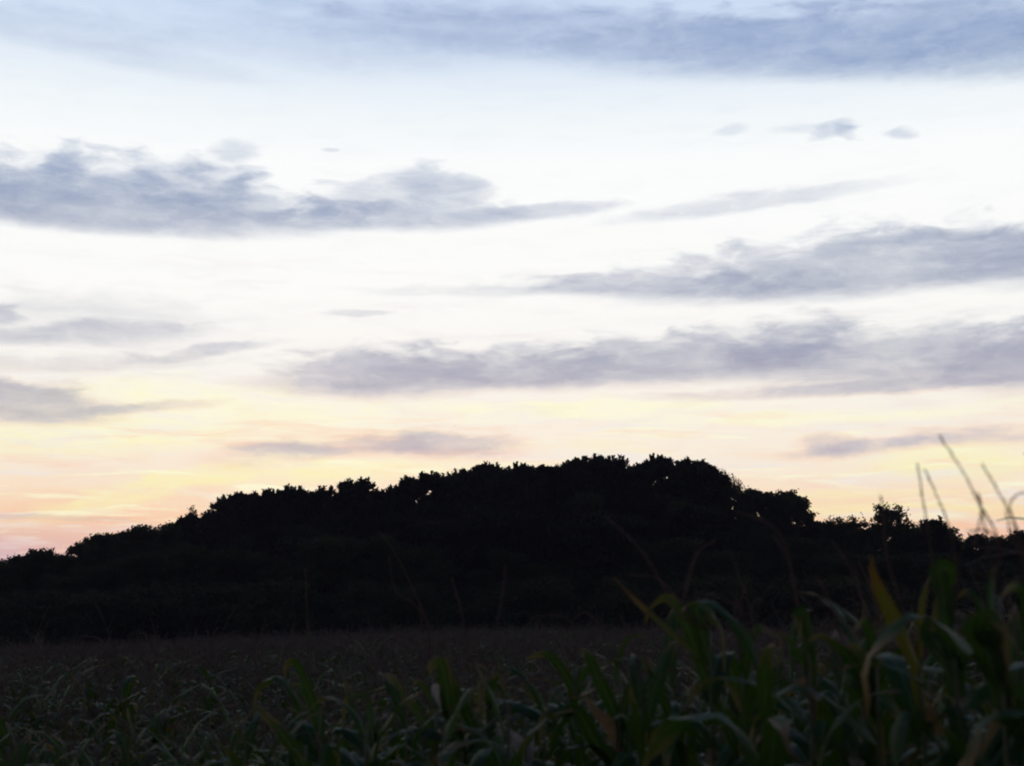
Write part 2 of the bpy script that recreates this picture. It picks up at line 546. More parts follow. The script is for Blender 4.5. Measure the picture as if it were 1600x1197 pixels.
def pine_variant(seed, H=14.0, R=2.7, airy=0.0, spire=0.0):
    rng = random.Random(seed)
    lobes = []
    nl = rng.randint(15, 19)
    for k in range(nl):
        t = (k + 0.5) / nl
        z = H * (0.40 + 0.55 * t)
        env = R * math.sqrt(max(0.0, 1 - ((t - 0.42) / 0.66) ** 2)) * (1 - spire * t)
        a = k * 2.4 + rng.uniform(-0.5, 0.5)
        r = env * rng.uniform(0.35, 0.85)
        lobes.append(Vector((r * math.cos(a), r * math.sin(a), z + rng.uniform(-0.3, 0.3))))
    if spire < 0.5:
        lobes.append(Vector((rng.uniform(-.5, .5), rng.uniform(-.5, .5), H - 0.7)))
        lobes.append(Vector((rng.uniform(-1.3, 1.3), rng.uniform(-.7, .7), H - 1.2)))
    else:
        lobes.append(Vector((0, 0, H - 1.2)))
        lobes.append(Vector((0.1, 0, H - 0.5)))
    vs, fs = [], []
    for c in lobes:
        lr = rng.uniform(0.6, 1.2) * (1 - (0.35 if spire < 0.5 else 0.7) * max(0, (c.z - 0.8 * H) / (0.2 * H)))
        for _ in range(int((58 + 26 * rng.random()) * (1 - airy))):
            d = Vector((rng.gauss(0, 1), rng.gauss(0, 1), rng.gauss(0.35, 0.8)))
            d.normalize()
            pos = c + Vector((d.x * lr * 1.15, d.y * lr * 1.15, d.z * lr * 0.75)) * rng.uniform(0.45, 1.0) ** 0.5
            clump(vs, fs, pos, Vector((d.x * 0.5, d.y * 0.5, 1.0)), rng.uniform(0.34, 0.58), rng)
    # leading shoots that stand clear of the outline
    for _ in range(60):
        c = rng.choice(lobes[-10:])
        pos = c + Vector((rng.uniform(-1, 1), rng.uniform(-1, 1), rng.uniform(0.2, 0.85)))
        for q in range(2):
            clump(vs, fs, pos + Vector((0, 0, -0.28 * q)), Vector((rng.uniform(-.25, .25), rng.uniform(-.25, .25), 1)), 0.46, rng, 12)
    zt = sorted(q.z for q in vs)[-6]
    for q in vs:
        q.z = q.z - max(0.0, (q.z - 0.5 * H)) / (zt - 0.5 * H) * (zt - H)
    crown = mesh_of('pine_crown', vs, fs, M['pine'], smooth=False)
    return crown, trunk_mesh('pine_trunk', H, 0.2, rng, lobes)


def broad_variant(seed, H=11.0, R=2.8, density=1.0, leaf=0.17, lobes_n=22, base=0.22, twigs=0):
    rng = random.Random(seed)
    lobes = []
    for k in range(lobes_n):
        t = rng.random() ** 0.8
        z = H * (base + (0.93 - base) * t)
        env = R * math.sqrt(max(0.004, 1 - ((t - 0.38) / 0.62) ** 2))
        a = rng.uniform(0, 2 * math.pi)
        r = env * rng.uniform(0.2, 0.95)
        lobes.append(Vector((r * math.cos(a), r * math.sin(a), z)))
    lobes.append(Vector((rng.uniform(-.4, .4), 0, H - 0.7)))
    vs, fs = [], []

    def one_leaf(pos, s):
        n = Vector((rng.gauss(0, 1), rng.gauss(0, 1), rng.gauss(0, 1))).normalized()
        u = n.orthogonal().normalized() * s
        v = n.cross(u).normalized() * s * 0.55
        i = len(vs)
        vs.extend([pos - u, pos + v, pos + u, pos - v])
        fs.append((i, i + 1, i + 2, i + 3))
    for c in lobes:
        lr = rng.uniform(0.55, 1.15) * R / 2.8
        for _ in range(int(12 * density)):          # sprays of leaves in the lobe
            d = Vector((rng.gauss(0, 1), rng.gauss(0, 1), rng.gauss(0.1, 0.9))).normalized()
            sc = c + Vector((d.x * lr, d.y * lr, d.z * lr * 0.8)) * rng.uniform(0.3, 1.0)
            sr = rng.uniform(0.2, 0.42)
            for _ in range(22):
                q = Vector((rng.gauss(0, 1), rng.gauss(0, 1), rng.gauss(0, 0.8))) * sr * 0.55
                pos = sc + q
                one_leaf(pos, leaf * rng.uniform(0.6, 1.1))
    tv = twigs
    crown_top = [c for c in lobes if c.z > H * 0.6]
    for _ in range(tv):                              # thin upright shoots with few leaves
        c = rng.choice(crown_top)
        tip = c + Vector((rng.uniform(-0.8, 0.9), rng.uniform(-0.5, 0.5), rng.uniform(0.7, 1.5)))
        tube(vs, fs, [c, c.lerp(tip, 0.6) + Vector((0.06, 0, 0)), tip], [0.03, 0.02, 0.008], 3)
        for q in range(16):
            one_leaf(c.lerp(tip, rng.uniform(0.15, 1.0)) + Vector((rng.gauss(0, .09), rng.gauss(0, .09), rng.gauss(0, .05))), leaf * 0.6)
    zt = sorted(q.z for q in vs)[-12]
    for q in vs:
        q.z = q.z - max(0.0, (q.z - 0.5 * H)) / (zt - 0.5 * H) * (zt - H)
    crown = mesh_of('tree_crown', vs, fs, M['foliage'], smooth=False)
    return crown, trunk_mesh('tree_trunk', H, 0.16, rng, lobes, 0.3)


def shrub_variant(seed):
    return broad_variant(seed, H=5.0, R=3.2, density=1.5, leaf=0.2, lobes_n=22, base=0.05)


PINES = [pine_variant(s) for s in (11, 12, 13, 14)] + [pine_variant(15, spire=0.25), pine_variant(16, airy=0.3)]
BROAD = [broad_variant(s, density=1.5, lobes_n=34, base=0.15) for s in (21, 22, 23)]
AIRY = [broad_variant(31, density=0.62, leaf=0.15, twigs=30, base=0.3), broad_variant(32, density=0.75, leaf=0.15, twigs=20, base=0.25)]
TWIG = [broad_variant(33, R=2.0, density=0.36, leaf=0.13, twigs=70, base=0.35)]
SPRUCE = [pine_variant(41, H=11, R=2.2, spire=0.75), pine_variant(42, H=11, R=2.0, spire=0.6)]
SHRUB = [shrub_variant(51), shrub_variant(52)]
LIB = {'p': (PINES, 14.0, 'pine_tree', 'pine tree'), 'b': (BROAD, 11.0, 'broadleaf_tree', 'tree'), 'a': (AIRY, 11.0, 'broadleaf_tree', 'tree'),
       't': (TWIG, 11.0, 'broadleaf_tree', 'tree'), 's': (SPRUCE, 11.0, 'spruce_tree', 'spruce tree'), 'u': (SHRUB, 5.0, 'shrub', 'shrub')}
trng = random.Random(7)


def plant_tree(kind, px, top, dist, label, group=None, wide=1.0, variant=None):
    lib, H0, name, cat = LIB[kind]
    pt = at(px, top, dist)
    z0 = g(pt.x, pt.y)
    s = (pt.z - z0) / H0
    crown, trunk = lib[variant if variant is not None else trng.randrange(len(lib))]
    w = wide * (0.55 * s + 0.45)
    t = thing(name, label, cat, (pt.x, pt.y, z0), trng.uniform(0, 6.28), (w, w, s), group)
    link('crown', crown, t)
    link('trunk', trunk, t)
    return t


# the trees that make the skyline, left to right: kind, photo x, photo y of the tip, distance, label
SKY_TREES = [
    ('b', 4, 876, 118, 'bushy dark tree cut by the left edge of the picture'),
    ('b', 34, 866, 122, 'low rounded tree second from the left edge, its top ragged'),
    ('b', 66, 856, 120, 'rounded dome of a tree in the low clump at the far left'),
    ('b', 94, 864, 126, 'short tree just left of the notch where purple sky dips down'),
    ('b', 134, 846, 132, 'first taller tree right of the notch, foot of the long slope'),
    ('b', 160, 832, 134, 'leafy tree at the steep left shoulder of the wood'),
    ('b', 190, 829, 138, 'broad tree on the level stretch of skyline below the yellow cloud streak'),
    ('b', 222, 819, 136, 'arching loose crown just left of a small nick in the skyline'),
    ('b', 262, 817, 142, 'small tree just right of the nick in the left slope'),
    ('p', 284, 806, 144, 'pine climbing to the left foot of the small round crown'),
    ('a', 303, 790, 146, 'small round see-through crown standing alone on the left slope'),
    ('p', 328, 801, 150, 'low pine in the dip right of the small round crown'),
    ('p', 352, 778, 148, 'pine with stepped side at the left corner of the main wood'),
    ('p', 373, 767, 150, 'first tall pine of the main wood, a knobby tip on top'),
    ('p', 398, 768, 153, 'flat topped pine on the left part of the main wood'),
    ('p', 424, 763, 148, 'pine whose tufts make a low bump below the lowest cloud wisp'),
    ('p', 452, 757, 150, 'highest pine of the left flat stretch, left of the bristly one'),
    ('p', 478, 763, 154, 'pine with even tufted top in the left flat stretch'),
    ('p', 502, 759, 150, 'pine standing just left of the small gaps beside the bristly pine'),
    ('a', 521, 767, 156, 'thin topped tree with bright holes left of the bristly pine'),
    ('p', 545, 748, 149, 'bristly pine poking above its neighbours on the left half'),
    ('p', 564, 745, 151, 'right half of the bristly pair, finger-like shoots on top'),
    ('p', 592, 762, 152, 'low pine at the dip right of the bristly pair'),
    ('p', 622, 757, 156, 'pine at the start of the climb to the centre'),
    ('p', 648, 742, 150, 'pine making the step up left of centre'),
    ('p', 674, 735, 152, 'pine under the right end of the mauve cloud wisp'),
    ('p', 702, 737, 155, 'level topped pine left of centre'),
    ('p', 730, 732, 150, 'pine left of the group of upright candle shoots'),
    ('p', 757, 722, 148, 'pine with upright candle shoots near the middle of the picture'),
    ('p', 778, 723, 151, 'pine with split candle shoots, right of its twin'),
    ('p', 803, 730, 157, 'pine with bright chinks in its top at the middle of the picture'),
    ('p', 824, 722, 150, 'pine with two rounded tufts right of the middle'),
    ('p', 850, 725, 153, 'pine with spaced tufts and small holes right of the middle'),
    ('p', 876, 722, 156, 'pine in the shallow saddle left of the twin summits'),
    ('p', 897, 712, 150, 'pine forming the left shoulder of the first summit'),
    ('p', 931, 708, 148, 'tallest pine of the first summit, glowing at its left tip'),
    ('p', 957, 712, 151, 'pine forming the right shoulder of the first summit'),
    ('p', 990, 726, 155, 'lower pine in the gap between the two summits'),
    ('p', 1017, 716, 152, 'pine at the left side of the second summit'),
    ('p', 1038, 709, 149, 'top pine of the second summit with pointed tufts'),
    ('p', 1066, 715, 153, 'flat topped pine right of the second summit'),
    ('p', 1092, 717, 150, 'pine with a small spike before the right side falls away'),
    ('p', 1112, 722, 148, 'last tall pine at the right corner of the main wood'),
    ('a', 1128, 733, 147, 'loose topped tree hanging over the right corner of the main wood'),
    ('t', 1150, 741, 146, 'thin twiggy tree with spiky bare shoots at the right corner'),
    ('b', 1163, 779, 149, 'dark crown filling in behind the foot of the twiggy tree'),
    ('b', 1176, 762, 145, 'small tree with a lone tuft right of the twiggy tree'),
    ('b', 1201, 767, 144, 'leafy tree on the lower shelf right of the main wood'),
    ('b', 1213, 781, 149, 'crown set back between the two leafy trees of the lower shelf'),
    ('b', 1226, 765, 146, 'highest tree of the lower shelf right of the main wood'),
    ('b', 1243, 774, 144, 'leafy tree at the outer edge of the lower shelf'),
    ('s', 1272, 808, 140, 'small pointed tree at the foot of the lower shelf'),
    ('b', 1286, 819, 142, 'low crown right beside the small pointed tree'),
    ('a', 1303, 806, 138, 'small tree with an upright tuft in the low right stretch'),
    ('b', 1318, 815, 140, 'crown set back between the tufted and the bushy small trees'),
    ('a', 1330, 806, 136, 'see-through bushy tree left of the forked crown'),
    ('b', 1350, 826, 138, 'low crown in the notch just left of the forked crown'),
    ('b', 1368, 822, 138, 'low dark crown under the left side of the forked crown'),
    ('a', 1379, 786, 134, 'left half of the tall forked crown with orange sky shining through'),
    ('a', 1398, 788, 135, 'right half of the tall forked crown with orange sky shining through'),
    ('b', 1410, 817, 137, 'low dark crown under the right side of the forked crown'),
    ('b', 1424, 824, 133, 'low bush-like tree right of the forked crown'),
    ('b', 1442, 822, 134, 'small crown left beside the dark pointed spruce'),
    ('s', 1459, 806, 130, 'dark pointed spruce between two blurred tassel stems'),
    ('b', 1474, 822, 134, 'small crown right beside the dark pointed spruce'),
    ('b', 1490, 836, 130, 'low tree right of the pointed spruce, behind a tassel stem'),
    ('b', 1530, 833, 128, 'low round tree behind the foot of the tallest tassel'),
    ('b', 1566, 836, 126, 'low tree near the right edge behind the blurred tassels'),
    ('b', 1596, 826, 126, 'tree cut by the right edge of the picture'),
]
for kind, px, top, dist, label in SKY_TREES:
    plant_tree(kind, px, top, dist, label, 'trees along the skyline of the wood')

SKX = np.array([s[1] for s in SKY_TREES], float)
SKY = np.array([s[2] for s in SKY_TREES], float)


def skyline(px):
    return float(np.interp(px, SKX, SKY))


# trees inside and behind, dark against dark
for row, (dist, step, drop0, drop1) in enumerate([(168, 44, 16, 34), (158, 40, 24, 50), (152, 34, 110, 150), (140, 42, 42, 74), (126, 44, 66, 100)]):
    px = -150 + row * 9
    while px < 1760:
        x = px + trng.uniform(-9, 9)
        sk = max(skyline(x + dx) for dx in (-45, -25, 0, 25, 45))
        top = sk + trng.uniform(drop0, drop1)
        if x < 260:
            top = sk + trng.uniform(drop0, drop1) * 0.5
        elif x > 1265:
            top = max(sk, 816) + 8 + trng.uniform(drop0, drop1) * 0.45
        kind = 'p' if 270 < x < 1140 and trng.random() < 0.8 else 'b'
        top = min(top, 900)
        plant_tree(kind, x, top, dist + trng.uniform(-5, 5), 'dark tree in the mass of the wood, below the skyline', 'trees in the mass of the wood', wide=trng.uniform(0.95, 1.4))
        px += step
px = -150
while px < 1760:
    plant_tree('b', px + trng.uniform(-8, 8), max(skyline(px) + 45, trng.uniform(835, 895)), trng.uniform(119, 124),
               'dark tree in the mass of the wood, below the skyline', 'trees in the mass of the wood', wide=1.3)
    px += 30
px = -170
while px < 1790:
    plant_tree('u', px + trng.uniform(-8, 8), trng.uniform(896, 946), trng.uniform(111, 119),
               'dark shrub along the foot of the wood behind the corn', 'shrubs at the edge of the wood', wide=1.2)
    px += 30


# ================================================================== the corn
def frames(pts, width_dir, roll=0.0):
    """side vectors along a spine, kept close to width_dir"""
    n = len(pts)
    out = []
    for i in range(n):
        t = (pts[min(i + 1, n - 1)] - pts[max(i - 1, 0)])
        t = t.normalized() if t.length > 1e-9 else Vector((0, 0, 1))
        wd = width_dir[i] if isinstance(width_dir, list) else width_dir
        s = (wd - t * wd.dot(t))
        s = s.normalized() if s.length > 1e-6 else t.orthogonal().normalized()
        out.append((t, s, s.cross(t).normalized()))
    return out


def leaf_profile(s):
    if s < 0.06:
        return 0.45 + 0.35 * s / 0.06
    if s < 0.38:
        return 0.80 + 0.20 * math.sin((s - 0.06) / 0.32 * math.pi / 2)
    return max(0.02, (1 - ((s - 0.38) / 0.62) ** 1.9))


def ribbon(vs, fs, uvs, pts, sides, W, fold, rng, across=2, wave=0.0, prof=leaf_profile):
    """leaf blade along a spine: V-folded at the midrib with wavy margins"""
    n = len(pts)
    fr = frames(pts, sides)
    b0 = len(vs)
    ph1, ph2 = rng.uniform(0, 6.28), rng.uniform(0, 6.28)
    for i in range(n):
        s = i / (n - 1)
        w = W * prof(s) * 0.5
        t, sd, nm = fr[i]
        for k in range(across + 1):
            u = k / across * 2 - 1
            wv = wave * W * abs(u) ** 1.5 * math.sin(s * 17 + (ph1 if u > 0 else ph2))
            p_ = pts[i] + sd * (u * w * (1 - 0.12 * fold)) + nm * (abs(u) * w * fold + wv)
            vs.append(p_)
            uvs.append((k / across, s))
    for i in range(n - 1):
        for k in range(across):
            a = b0 + i * (across + 1) + k
            fs.append((a, a + 1, a + across + 2, a + across + 1))


def leaf_spine(L, th0, droop, kink, n, rng):
    """spine in the xz plane from the origin: rises, arches over and hangs; some blades fold sharply"""
    pts = [Vector((0, 0, 0))]
    th = th0
    ks = rng.uniform(0.35, 0.6)
    yy = 0.0
    for i in range(1, n):
        s = i / (n - 1)
        th -= droop / (n - 1) * (0.35 + 1.5 * s)
        if kink and abs(s - ks) < 0.5 / (n - 1) + 1e-6:
            th -= kink
        th = max(th, -1.5)
        yy += rng.uniform(-0.012, 0.012)
        ds = L / (n - 1)
        pts.append(pts[-1] + Vector((math.cos(th) * ds, yy * 0.5, math.sin(th) * ds)))
    return pts


def make_leaf(seed, L, W, th0, droop, kink, mat, n=12, across=2):
    rng = random.Random(seed)
    pts = leaf_spine(L, th0, droop, kink, n, rng)
    tw = rng.uniform(-0.9, 0.9)
    sides = []
    for i in range(n):
        a = tw * (i / (n - 1)) ** 1.5
        sides.append(Vector((math.sin(a) * 0.5, math.cos(a), math.sin(a) * 0.6)))
    vs, fs, uvs = [], [], []
    ribbon(vs, fs, uvs, pts, sides, W, 0.32, rng, across, 0.15)
    return mesh_of('corn_leaf', vs, fs, mat, uvs)


lrng = random.Random(3)
LEAVES = []
for k in range(16):
    kind = ['leaf'] * 13 + ['yellow', 'dry', 'dry']
    LEAVES.append(make_leaf(100 + k, lrng.uniform(0.62, 0.92), lrng.uniform(0.085, 0.122), lrng.uniform(0.95, 1.3),
                            lrng.uniform(1.0, 2.4), lrng.choice([0, 0, 0.6, 1.3]), M[kind[k]], 13))
UPLEAVES = [make_leaf(140 + k, lrng.uniform(0.38, 0.6), lrng.uniform(0.045, 0.07), lrng.uniform(1.1, 1.4),
                      lrng.uniform(0.5, 1.8), lrng.choice([0, 0, 0.9]), M['leaf'], 10) for k in range(8)]


def bristle(vs, fs, pts, r, rng, spikelets=True, step=0.011):
    """a tassel branch: thin axis crowded with spikelets"""
    n = len(pts)
    tube(vs, fs, pts, [r * 0.36 * (1 - 0.5 * i / (n - 1)) for i in range(n)], 3)
    if not spikelets:
        return
    acc = 0.0
    for i in range(n - 1):
        a, b = pts[i], pts[i + 1]
        L = (b - a).length
        t = (b - a).normalized()
        u = t.orthogonal().normalized()
        v = t.cross(u)
        d = acc
        while d < L:
            s = (i + d / L) / (n - 1)
            if s > 0.16:
                ang = rng.uniform(0, 6.28)
                o = (u * math.cos(ang) + v * math.sin(ang))
                p0 = a + t * d
                ln = rng.uniform(0.008, 0.012) * (r / 0.0075)
                tip = p0 + (t * 0.9 + o * 0.35).normalized() * ln
                w = t.cross(o).normalized() * ln * 0.24
                m_ = p0.lerp(tip, 0.5) + o * ln * 0.22
                k = len(vs)
                vs.extend([p0, m_ + w, m_ - w, tip])
                fs.extend([(k, k + 1, k + 2), (k + 1, k + 3, k + 2)])
            d += step
        acc = d - L


def tassel_paths(rng, H=0.42, nb=8):
    paths = []
    lean = rng.uniform(0.05, 0.25)
    c = [Vector((-lean * (t ** 2) * H, rng.uniform(-.01, .01), t * H)) for t in [i / 7 for i in range(8)]]
    paths.append(c)
    for k in range(nb):
        z0 = H * (0.08 + 0.35 * k / nb)
        a = k * 2.4 + rng.uniform(-0.5, 0.5)
        L = H * rng.uniform(0.4, 0.68)
        th = rng.uniform(0.9, 1.35)
        bend = rng.uniform(0.3, 1.7)
        p_ = Vector((-lean * (z0 / H) ** 2 * H, 0, z0))
        pp = [p_.copy()]
        for i in range(7):
            q = th - bend * (i / 6)
            p_ = p_ + Vector((math.cos(a) * math.cos(q) - 0.18, math.sin(a) * math.cos(q), math.sin(q))) * L / 7
            pp.append(p_.copy())
        paths.append(pp)
    return paths


def make_tassel(seed):
    rng = random.Random(seed)
    vs, fs = [], []
    for k, pp in enumerate(tassel_paths(rng, rng.uniform(0.36, 0.48), rng.randint(5, 9))):
        bristle(vs, fs, pp, 0.0062 if k else 0.0075, rng)
    return mesh_of('corn_tassel', vs, fs, M['tassel'], smooth=False)


TASSELS = [make_tassel(200 + k) for k in range(6)]


def make_stalk(seed, H):
    rng = random.Random(seed)
    vs, fs = [], []
    n = 12
    pts = [Vector((rng.uniform(-.012, .012), rng.uniform(-.012, .012), -0.1 + (H + 0.1) * i / (n - 1))) for i in range(n)]
    tube(vs, fs, pts, [0.015 * (1 - 0.72 * i / (n - 1)) * (1.12 if i % 2 else 0.95) for i in range(n)], 6)
    return mesh_of('corn_stalk', vs, fs, M['stalk'])


STALKS = [make_stalk(300 + k, 2.08) for k in range(4)]
crng = random.Random(19)


def add_leaves(t, top, n, rng, skip=0):
    a0 = rng.uniform(0, math.pi)
    for k in range(skip, n):
        z = top - 0.10 - 0.155 * k - rng.uniform(-0.02, 0.02)
        a = a0 + (math.pi if k % 2 else 0) + rng.gauss(0, 0.35)
        if k < 2:
            me, sc = rng.choice(UPLEAVES), rng.uniform(0.85, 1.15)
        elif k > 6 and rng.random() < 0.6:
            me, sc = rng.choice(LEAVES[12:]), rng.uniform(0.75, 1.05)
        else:
            me, sc = rng.choice(LEAVES if rng.random() < 0.35 else LEAVES[:12]), rng.uniform(0.85, 1.12)
        link('leaf', me, t, (0, 0, z), (rng.gauss(0, 0.08), rng.gauss(0, 0.10), a), sc)


def corn_plant(x, y, rng, scale=1.0, label=None, group='corn plants in the near part of the field'):
    z0 = g(x, y)
    t = thing('corn_plant', label or 'green corn plant standing in the crowded near part of the cornfield', 'corn plant', (x, y, z0), 0.0, scale, group)
    t.rotation_euler = (rng.gauss(0, 0.04), rng.gauss(-0.03, 0.05), rng.uniform(0, 6.28) * 0)
    link('stalk', rng.choice(STALKS), t, rot=(0, 0, rng.uniform(0, 6)))
    add_leaves(t, 2.08, 9, rng)
    link('tassel', rng.choice(TASSELS), t, (0, 0, 2.03), (rng.gauss(0, .08), rng.gauss(0, .08), rng.gauss(0, 0.5)), rng.uniform(0.85, 1.1))
    return t


def spline(pts, n):
    """Catmull-Rom through the given points"""
    P_ = [pts[0] * 2 - pts[1]] + pts + [pts[-1] * 2 - pts[-2]]
    out = []
    m = len(pts) - 1
    for j in range(n):
        u = j / (n - 1) * m
        i = min(int(u), m - 1)
        f = u - i
        a, b, c, d = P_[i], P_[i + 1], P_[i + 2], P_[i + 3]
        out.append(0.5 * ((2 * b) + (c - a) * f + (2 * a - 5 * b + 4 * c - d) * f * f + (3 * b - a - 3 * c + d) * f ** 3))
    return out


TONE = {'g': 'leaf', 'y': 'yellow', 'd': 'dry', 'p': 'pale'}
hrng = random.Random(5)


def hero_plant(sx, top, dist, leaves, tassels, label, lower=5):
    """a near plant with its own blades and tassel branches, drawn at its real distance and size"""
    tp = at(sx, top, dist)
    z0 = g(tp.x, tp.y)
    t = thing('corn_plant', label, 'corn plant', (tp.x, tp.y, z0), group='tall corn plants nearest the camera')
    H = tp.z - z0
    o0 = Vector((tp.x, tp.y, z0))
    vs, fs = [], []
    n = 12
    ph = hrng.uniform(0, 6)
    pts = [Vector((0.02 * math.sin(ph + i * 0.5) * (1 - i / (n - 1)), 0, -0.1 + (H + 0.1) * i / (n - 1))) for i in range(n)]
    tube(vs, fs, pts, [0.015 * (1 - 0.6 * i / (n - 1)) * (1.12 if i % 2 else 0.95) for i in range(n)], 7)
    link('stalk', mesh_of('corn_stalk', vs, fs, M['stalk']), t)
    for pl, wpx, tone in leaves:               # tip first, base last
        L = []
        m = len(pl)
        lean = hrng.uniform(-0.28, 0.28)
        for i, (x, y) in enumerate(pl):
            L.append(at(x, y, dist + lean * (1 - i / (m - 1))) - o0)
        b = L[-1]
        zb = max(0.3, min(H - 0.05, b.z - max(0.10, abs(b.x) * 1.1)))
        L.append(Vector((0, 0, zb)))
        sp = spline(list(reversed(L)), 20)
        W_ = wpx * dist / F * 1.12
        twist0 = hrng.uniform(-0.5, 0.5)
        sides = []
        for i in range(len(sp)):
            tt = (sp[min(i + 1, len(sp) - 1)] - sp[max(i - 1, 0)]).normalized()
            view = Vector((0, 1, 0))
            sd = tt.cross(view)
            sd = sd.normalized() if sd.length > 0.05 else Vector((1, 0, 0))
            if sides and sd.dot(sides[-1]) < 0:
                sd = -sd
            ang = twist0 + 0.5 * math.sin(i * 0.3 + ph)
            sides.append((sd * math.cos(ang) + view * math.sin(ang)).normalized())
        vs, fs, uvs = [], [], []
        ribbon(vs, fs, uvs, sp, sides, W_, 0.28, hrng, 4, 0.11)
        o = link('leaf', mesh_of('corn_leaf', vs, fs, M[TONE[tone]], uvs), t)
        if tone != 'g':
            o['label'] = {'y': 'yellowing leaf blade', 'd': 'dried brown leaf blade', 'p': 'pale dry husk leaf'}[tone]
    if tassels:
        vs, fs = [], []
        for pl in tassels:                     # tip first, base last
            r = 0.0082
            L = [at(x, y, dist + hrng.uniform(-0.03, 0.03)) - o0 for x, y in pl]
            L = list(reversed(L))
            base = Vector((0, 0, min(H, L[0].z - 0.02) if abs(L[0].x) < 0.1 else H))
            bristle(vs, fs, spline([base] + L, 26), r, hrng, step=0.0042)
        for pp in tassel_paths(hrng, 0.22, 4)[1:]:
            bristle(vs, fs, [q + Vector((0, 0, H - 0.03)) for q in pp], 0.006, hrng)
        link('tassel', mesh_of('corn_tassel', vs, fs, M['tassel_near'], smooth=False), t)
    a0 = hrng.uniform(0, 3.1)
    for k in range(lower):
        z = H - 0.28 - 0.17 * k
        if z < 0.2:
            break
        link('leaf', hrng.choice(LEAVES[:13]), t, (0, 0, z), (hrng.gauss(0, .1), hrng.gauss(0.12, .1), a0 + math.pi * k + hrng.gauss(0, .4)), hrng.uniform(0.75, 1.0))
    return t


HERO_POS = []


def hp(*a, **k):
    t = hero_plant(*a, **k)
    HERO_POS.append((t.location.x, t.location.y))


hp(1108, 985, 5.6, [([(1008, 977), (1017, 952), (1040, 935), (1062, 955), (1080, 995), (1096, 1040)], 20, 'g'),
                    ([(959, 902), (990, 935), (1026, 967), (1070, 1006)], 10, 'y'),
                    ([(1132, 1050), (1128, 985), (1117, 968), (1100, 950), (1088, 952), (1100, 1000)], 22, 'g')],
   [[(1118, 843), (1092, 862), (1078, 905), (1068, 960)], [(945, 806), (975, 832), (1008, 868), (1036, 915), (1060, 960)], [(1088, 862), (1075, 900), (1070, 950)],
    [(985, 898), (1030, 905), (1065, 945)]],
   'corn plant with a blade arched like a hook and a long tassel reaching left')
hp(968, 1045, 6.5, [([(904, 1022), (916, 1018), (935, 1060), (956, 1104)], 20, 'g'),
                    ([(893, 1088), (918, 1094), (940, 1118), (956, 1140)], 19, 'd'),
                    ([(1066, 1123), (1038, 1105), (995, 1072), (978, 1095), (968, 1150)], 15, 'g'),
                    ([(1013, 998), (993, 993), (975, 1010), (964, 1045)], 7, 'g'),
                    ([(845, 1172), (847, 1124), (875, 1110), (903, 1112), (930, 1160), (955, 1192)], 22, 'g')],
   [[(895, 968), (915, 958), (935, 975), (955, 1020)]],
   'corn plant with a dried brown blade and several arched green ones, right of the middle')
hp(899, 1040, 7.0, [([(815, 1032), (848, 1022), (866, 1032), (893, 1072)], 15, 'g'), ([(940, 1040), (925, 1030), (908, 1060)], 12, 'g')],
   [[(833, 990), (842, 968), (862, 961), (893, 972), (898, 1010)]], 'corn plant whose thin tassel arches over in a bow just right of the middle')
hp(1160, 1045, 5.6, [([(1078, 1100), (1092, 1078), (1121, 1112), (1153, 1172)], 22, 'g'), ([(1120, 1140), (1135, 1128), (1150, 1130), (1160, 1180)], 16, 'g'),
                     ([(1215, 1000), (1190, 980), (1172, 1000), (1163, 1060)], 14, 'g')],
   [[(1166, 908), (1158, 945), (1152, 990)], [(1150, 930), (1150, 980)]], 'corn plant with a straight upright tassel between the hooked blade and the square-folded leaf')
hp(1264, 1010, 5.2, [([(1252, 1020), (1250, 975), (1246, 960), (1256, 958), (1264, 1000), (1266, 1050)], 20, 'g'), ([(1222, 1112), (1238, 1077), (1270, 1060), (1268, 1090)], 12, 'd'),
                     ([(1205, 985), (1230, 998), (1258, 1040)], 8, 'g')],
   [[(1150, 800), (1190, 812), (1220, 838), (1234, 880), (1246, 950)], [(1210, 838), (1228, 870), (1240, 905), (1250, 960)]],
   'corn plant with a square-folded upright leaf tip and a long curved tassel above it')
hp(1368, 1040, 5.0, [([(1262, 1002), (1285, 995), (1320, 1022), (1350, 1060), (1364, 1084)], 18, 'g'), ([(1320, 1020), (1335, 1013), (1350, 1045), (1366, 1076)], 24, 'g'),
                     ([(1385, 1215), (1376, 1150), (1360, 1105), (1340, 1078), (1322, 1055), (1345, 1070)], 27, 'g'), ([(1330, 990), (1347, 972), (1358, 985), (1366, 1040)], 14, 'g')],
   [[(1275, 900), (1295, 935), (1312, 985), (1340, 1030)], [(1300, 845), (1330, 890), (1346, 935), (1362, 1000)], [(1392, 940), (1375, 960), (1366, 1010)]],
   'corn plant with broad overlapping drooping blades left of the long yellow leaf')
hp(1436, 1030, 4.7, [([(1361, 866), (1366, 900), (1378, 930), (1402, 975), (1428, 1030), (1436, 1065)], 24, 'y'), ([(1425, 1127), (1408, 1122), (1390, 1102), (1374, 1090), (1400, 1100)], 18, 'g'),
                     ([(1455, 895), (1446, 920), (1440, 950), (1438, 1010)], 10, 'y')],
   [[(1376, 775), (1380, 800), (1386, 870), (1420, 980)]], 'corn plant with one long upright yellow leaf reddened at its tip')
hp(1490, 975, 4.5, [([(1455, 1000), (1462, 960), (1478, 915), (1486, 892), (1466, 889), (1474, 930), (1480, 1000)], 26, 'g'),
                    ([(1490, 1125), (1489, 1050), (1484, 992), (1455, 985), (1465, 1005), (1486, 1040)], 34, 'g'), ([(1494, 935), (1514, 924), (1534, 955), (1520, 1000)], 16, 'g')],
   [[(1434, 725), (1440, 770), (1448, 815), (1462, 900)], [(1446, 736), (1466, 780), (1486, 835), (1496, 900)]],
   'corn plant with two thin tassel stems crossing the skyline above broad folded blades')
